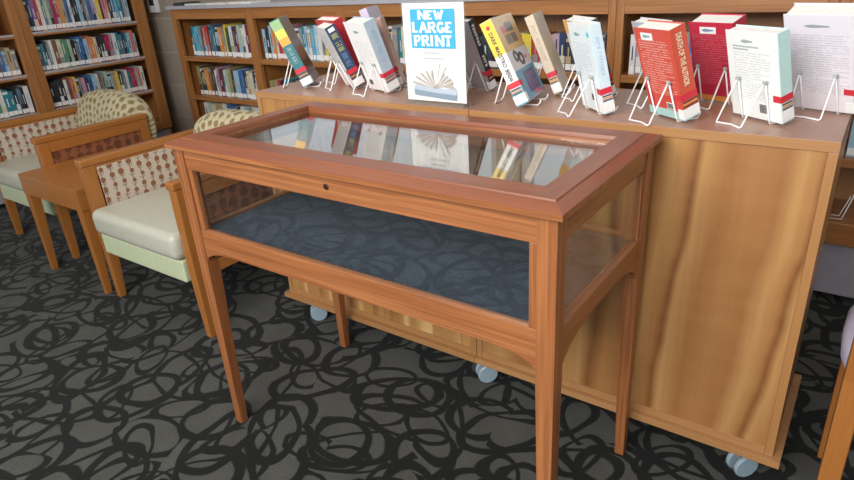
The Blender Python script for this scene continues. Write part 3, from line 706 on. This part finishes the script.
for cx, cz, r in ((.028, .130, .021), (-.010, .118, .024)):
    k = 20; outer = [(cx+math.cos(2*PI*i/k)*r, cz+math.sin(2*PI*i/k)*r*.85) for i in range(k)]; inner = [(cx+math.cos(2*PI*i/k)*r*.42, cz+math.sin(2*PI*i/k)*r*.36) for i in range(k)]
    vs = [(x, y, z) for y in (f+.0001, f+.0008) for (x, z) in outer+inner]
    fs = []
    for i in range(k):
        j = (i+1) % k; fs += [(2*k+i, 2*k+j, 3*k+j, 3*k+i), (i, 3*0+j, 2*k+j, 2*k+i), (k+i, 3*k+i, 3*k+j, k+j)]
    m.add(vs, fs)
m.box(.002, f+.0001, .118, .018, f+.0008, .132)
m.build('mask_artwork', P_((.06,.05,.09)), t)
m = MB(); m.cyl((-.050, f+.0006, .118), 'y', .006, .0008, k=12); m.build('red_disc', P_((.7,.06,.10)), t)
m = MB()
for zz in (.028, .056):
    for i in range(7):
        xx = .022-i*.0125; m.box(xx-.0030, f+.0010, zz, xx, f+.0014, zz+.018); m.box(xx-.009, f+.0010, zz+random.choice((0, .007, .015)), xx-.0031, f+.0014, zz+.0180 if i % 3 == 0 else zz+.0165)
m.build('cover_lettering', plain((.20,.15,.28), .5), t)
b = BK['H']; t = ebook('beige book with faint lettered spine, behind the yellow spined book', b, P_((.60,.60,.58)), P_((.62,.53,.40)), P_((.62,.53,.40)))
marks(t, b, plain((.47,.39,.28), .5), .215, .10, .35, (3, 8))
b = BK['I']; t = ebook('pale blue book with blue lettered spine, fronting the gap left of the red books', b, printed('back_print_i', (.78,.87,.90), (.40,.50,.55), -.055, .045, .07, .185), P_((.62,.78,.86)), P_((.60,.76,.85)))
emblem(t, -.035, .198, plate=False); barcode(t, .01, .03); marks(t, b, plain((.38,.56,.72), .5), .20, .10, .3, (4, 8))
m = MB(); m.cyl((.050, -.0004, .208), 'y', .007, .0006, k=12); m.build('blue_disc', P_((.10,.55,.80)), t)
b = BK['J']; t = ebook('thick red book with white lettered spine and teal foot, in front row', b, printed('back_print_j', (.60,.075,.05), (.80,.62,.50), -.055, .055, .06, .20), P_((.60,.08,.04)), P_((.60,.08,.04)))
h2, bt, bh = b[4]/2, b[6], b[5]
m = MB(); m.box(-h2, -.0003, .0, h2+.0002, -.0001, .022); m.box(h2+.0001, -.0003, 0, h2+.0002, bt, .022); m.build('foot_band', P_((.40,.68,.66)), t)
spine_text(t, b, 'DEATH OF THE AUTHOR', plain((.80,.66,.46), .5), .215, .085, .34); emblem(t, -.035, .205, .03, .011); barcode(t, .010, .026, .024, .014)
b = BK['K']; t = ebook('crimson book with orange foot, behind and between the red and pale green books', b, printed('back_print_k', (.52,.025,.06), (.62,.22,.24), -.055, .055, .05, .19), P_((.50,.02,.06)), P_((.50,.02,.06)), red=False)
emblem(t, -.025, .195, .034, .011, (.2, .3, .5)); m = MB(); m.box(-b[4]/2, -.0003, 0, b[4]/2, -.0001, .016); m.build('foot_band', P_((.75,.30,.06)), t)
b = BK['L']; t = ebook('pale mint green book standing in front of the crimson and lilac white books', b, printed('back_print_l', (.83,.90,.89), (.42,.47,.47), -.055, .050, .05, .165), P_((.55,.76,.74)), P_((.55,.76,.74)))
emblem(t, -.03, .185, .034, .011, (.35, .42, .42), False); m = MB(); m.box(-.055, -.0006, .176, .020, -.0002, .1795); m.box(-.055, -.0006, .169, -.010, -.0002, .1725); m.build('back_heading', plain((.40,.46,.48), .5), t); barcode(t, .012, .018, .026, .022)
b = BK['M']; t = ebook('largest lilac white book with printed back, rightmost book on the carts', b, printed('back_print_m', (.82,.78,.84), (.42,.38,.44), -.065, .065, .05, .21), P_((.72,.68,.74)), P_((.72,.68,.74)))
emblem(t, -.03, .225, .055, .010, (.32, .36, .40), False)
b = BK['Bb']; ebook('book with red spine and cover in back row, behind the navy spined book', b, P_((.60,.08,.08)), P_((.55,.03,.05)), P_((.55,.03,.05)))
b = BK['C']; t = ebook('lavender book with scrawled cover standing tallest in back row near left end', b, P_((.62,.55,.70)), P_((.60,.52,.70)), P_((.62,.56,.72)))
m = MB(); m.tube([(.05-.005*i, b[6]+.0008, .205+.012*math.sin(i*2.1)+.004*math.sin(i*.9)) for i in range(19)], .0012, k=6); m.build('cover_scrawl', plain((.40,.30,.55), .5), t)
b = BK['E']; t = ebook('peach patterned book in back row, just left of the sign', b, P_((.62,.40,.32)), P_((.50,.30,.25)), printed('peach_pattern', (.62,.38,.28), (.40,.30,.30), -.07, .07, .02, .22, .02, .5))
b = BK['I2']; t = ebook('white book with orange corner in back row, behind the pale blue book', b, P_((.66,.66,.68)), P_((.05,.05,.06)), P_((.70,.70,.70)))
m = MB(); m.box(-b[4]/2, -.0004, b[5]-.04, -b[4]/2+.05, -.0001, b[5]); m.build('orange_corner', P_((.75,.42,.12)), t)
b = BK['J2']; ebook('lilac grey book in back row, left of and behind thick red book', b, P_((.50,.50,.60)), P_((.60,.60,.66)), P_((.60,.60,.66)), red=False)
EL = {'A': 'leftmost white wire easel, under the dark glossy book', 'B': 'white wire easel under the navy spined book', 'D': 'white wire easel under the large white book left of the sign',
'F': 'white wire easel under the thin black spined book right of the sign', 'G': 'white wire easel under the yellow spined mask book', 'H': 'white wire easel under the beige book',
'I': 'white wire easel under the pale blue book', 'J': 'white wire easel under the thick red book', 'K': 'white wire easel under the crimson book', 'L': 'white wire easel under the mint green book',
'M': 'rightmost white wire easel, under the largest lilac white book', 'Bb': 'white wire easel under the back row red book near left end', 'C': 'white wire easel under the lavender book',
'E': 'white wire easel under the peach patterned book',  'I2': 'white wire easel in back row behind the pale blue book', 'J2': 'white wire easel in back row behind the thick red book'}
for k, lb in EL.items(): easel(lb, BK[k])

# ---------------------------------------------------------------- sign
sgz = 1.022
sg = thing('sign_holder', 'clear acrylic stand holding white and cyan NEW LARGE PRINT sign on the book cart', 'sign', (-.1055, .345, .9811))
acr = glass('clear_acrylic', (.99, .995, .995, 1), 1.45)
m = MB(); m.box(-.112, -.0045, .004, .112, -.0025, .292); m.box(-.112, .0005, .004, .112, .0025, .292); m.build('acrylic_panel', acr, sg)
m = MB(); m.box(-.112, -.012, .0, .112, .055, .003); m.build('acrylic_base', acr, sg)
m = MB(); m.prism([(-.108, .012), (.108, .012), (.108, .288), (-.108, .288)], 'y', -.0019, -.0001); pp = m.build('paper', plain((.88,.88,.88), .6, name='sign_paper'), sg)
Y0 = -.0048
cy = plain((.05,.38,.62), .5, name='cyan_ink')
def fl(name, pts, mat, y=Y0, d=.0004, parent=sg): return MB().prism(pts, 'y', y-d, y).build(name, mat, parent)
fl('cyan_panel', [(-.078, .165), (.078, .165), (.078, .272), (-.078, .272)], cy)
# slab serif letters drawn with strokes: (x0,z0,x1,z1,width)
GL = {'N': ([(0,0,0,1),(1,0,1,1)], [(0,1,1,0)], [(-.16,.3,0),(-.2,.2,1),(.8,1.2,1)]),
 'E': ([(.1,0,.1,1)], [], [(-.1,.9,0),(-.1,.9,1),(.1,.6,.5)]), 'W': ([], [(0,1,.28,0),(.28,0,.5,.8),(.5,.8,.72,0),(.72,0,1,1)], [(-.15,.2,1),(.8,1.15,1)]),
 'L': ([(.1,0,.1,1)], [], [(-.1,.9,0),(-.1,.35,1)]), 'A': ([], [(0,0,.5,1),(.5,1,1,0)], [(-.15,.25,0),(.75,1.15,0),(.25,.75,.35)]),
 'R': ([(.1,0,.1,1)], [(.5,.5,.95,0)], [(-.1,.35,0),(-.1,.7,1),(.1,.7,.5),(.8,1.1,0)]), 'G': ([(.92,.05,.92,.4)], [], [(.55,1.05,.4)]),
 'P': ([(.1,0,.1,1)], [], [(-.1,.35,0),(-.1,.7,1),(.1,.7,.45)]), 'I': ([(.3,0,.3,1)], [], [(0,.6,0),(0,.6,1)]), 'T': ([(.5,0,.5,1)], [], [(0,1,1),(.25,.75,0)])}
WD = {'N': 1, 'E': .85, 'W': 1.2, 'L': .8, 'A': 1.0, 'R': 1.0, 'G': 1.0, 'P': .9, 'I': .6, 'T': .95}
def word(s, x0, x1, z0, h):
    tot = sum(WD[c] + .28 for c in s) - .28; u = (x1-x0)/tot; m = MB(); x = x0; y = Y0-.0005; cnt = [0]
    def seg(ax, az, bx_, bz, wd):
        d = Vector((bx_-ax, bz-az)); n = Vector((-d.y, d.x)).normalized()*wd/2
        P = [(ax-n.x, az-n.y), (bx_-n.x, bz-n.y), (bx_+n.x, bz+n.y), (ax+n.x, az+n.y)]
        if (P[1][0]-P[0][0])*(P[2][1]-P[1][1])-(P[1][1]-P[0][1])*(P[2][0]-P[1][0]) < 0: P = P[::-1]
        cnt[0] += 1; m.prism(P, 'y', y-.0004-cnt[0]*.00002, y)
    for c in s:
        V, Dg, Hh = GL[c]; k = u*WD[c]; tw = u*.36; sf = h*.19
        for a, b_, c_, d in V: seg(x+a*k, z0+b_*h, x+c_*k, z0+d*h, tw)
        for a, b_, c_, d in Dg: seg(x+a*k, z0+b_*h, x+c_*k, z0+d*h, tw*.8)
        for a, b_, zz in Hh: q = z0+min(max(zz*h, sf/2), h-sf/2); seg(x+a*k, q, x+b_*k, q, sf)
        if c in 'RP':
            for i in range(6):
                a0, a1 = -PI/2+PI*i/6, -PI/2+PI*(i+1)/6; cz = z0+h*.73; seg(x+.6*k+math.cos(a0)*.3*k, cz+math.sin(a0)*h*.21, x+.6*k+math.cos(a1)*.3*k, cz+math.sin(a1)*h*.21, tw*.85)
        if c == 'G':
            for i in range(9):
                a0, a1 = .7+(2*PI-1.1)*i/9, .7+(2*PI-1.1)*(i+1)/9; seg(x+.5*k+math.cos(a0)*.42*k, z0+h/2+math.sin(a0)*h*.43, x+.5*k+math.cos(a1)*.42*k, z0+h/2+math.sin(a1)*h*.43, tw*.85)
        x += u*(WD[c]+.28)
    return m
m = word('NEW', -.046, .038, .244, .024); m2 = word('LARGE', -.070, .070, .208, .029); m3 = word('PRINT', -.066, .066, .171, .030)
m.build('sign_lettering', white_m, sg); m2.build('sign_lettering', white_m, sg); m3.build('sign_lettering', white_m, sg)
m = MB()
for z, x0, x1 in ((.150, -.034, .022), (.134, -.036, .034)):
    x = x0
    while x < x1: wd_ = random.uniform(.004, .009); m.box(x, Y0-.0004, z, x+wd_, Y0, z+.004); x += wd_+.002
m.build('sign_small_print', plain((.45,.47,.50), .5), sg)
tanp = plain((.42,.37,.33), .6); whp = plain((.72,.70,.67), .6); blp = plain((.22,.30,.37), .6); lp = plain((.42,.50,.58), .6)
fl('book_picture', [(-.078, .028), (.075, .018), (.078, .034), (.0, .040), (-.080, .046)], blp)
fl('book_picture', [(-.080, .046), (.0, .038), (.078, .034), (.074, .052), (.01, .050), (-.074, .062)], lp, Y0-.0003)
fl('book_picture', [(-.0, .052), (.020, .058), (.074, .050), (.060, .066), (.02, .070), (.0, .060)], tanp, Y0-.0006)
m = MB()
for i in range(9):
    a = math.radians(168-i*8.5); L_ = .085-.002*i; m.prism([(0, .050), (math.cos(a)*L_, .050+math.sin(a)*L_*.75), (math.cos(a-.07)*L_, .052+math.sin(a-.07)*L_*.75)][::-1], 'y', Y0-.0014, Y0-.0008, i % 2)
for i in range(7):
    a = math.radians(20+i*6.5); L_ = .072; m.prism([(0.004, .050), (math.cos(a)*L_, .050+math.sin(a)*L_*.7), (math.cos(a+.06)*L_, .051+math.sin(a+.06)*L_*.7)], 'y', Y0-.0014, Y0-.0008, i % 2)
for a in (75, 58): 
    a = math.radians(a); m.prism([(0, .050), (math.cos(a)*.08+.002, .050+math.sin(a)*.075), (math.cos(a)*.08, .052+math.sin(a)*.075)], 'y', Y0-.0014, Y0-.0008, 0)
m.build('book_picture', [tanp, whp], sg)
for o in sg.children:
    for v in o.data.vertices: v.co.z *= sgz
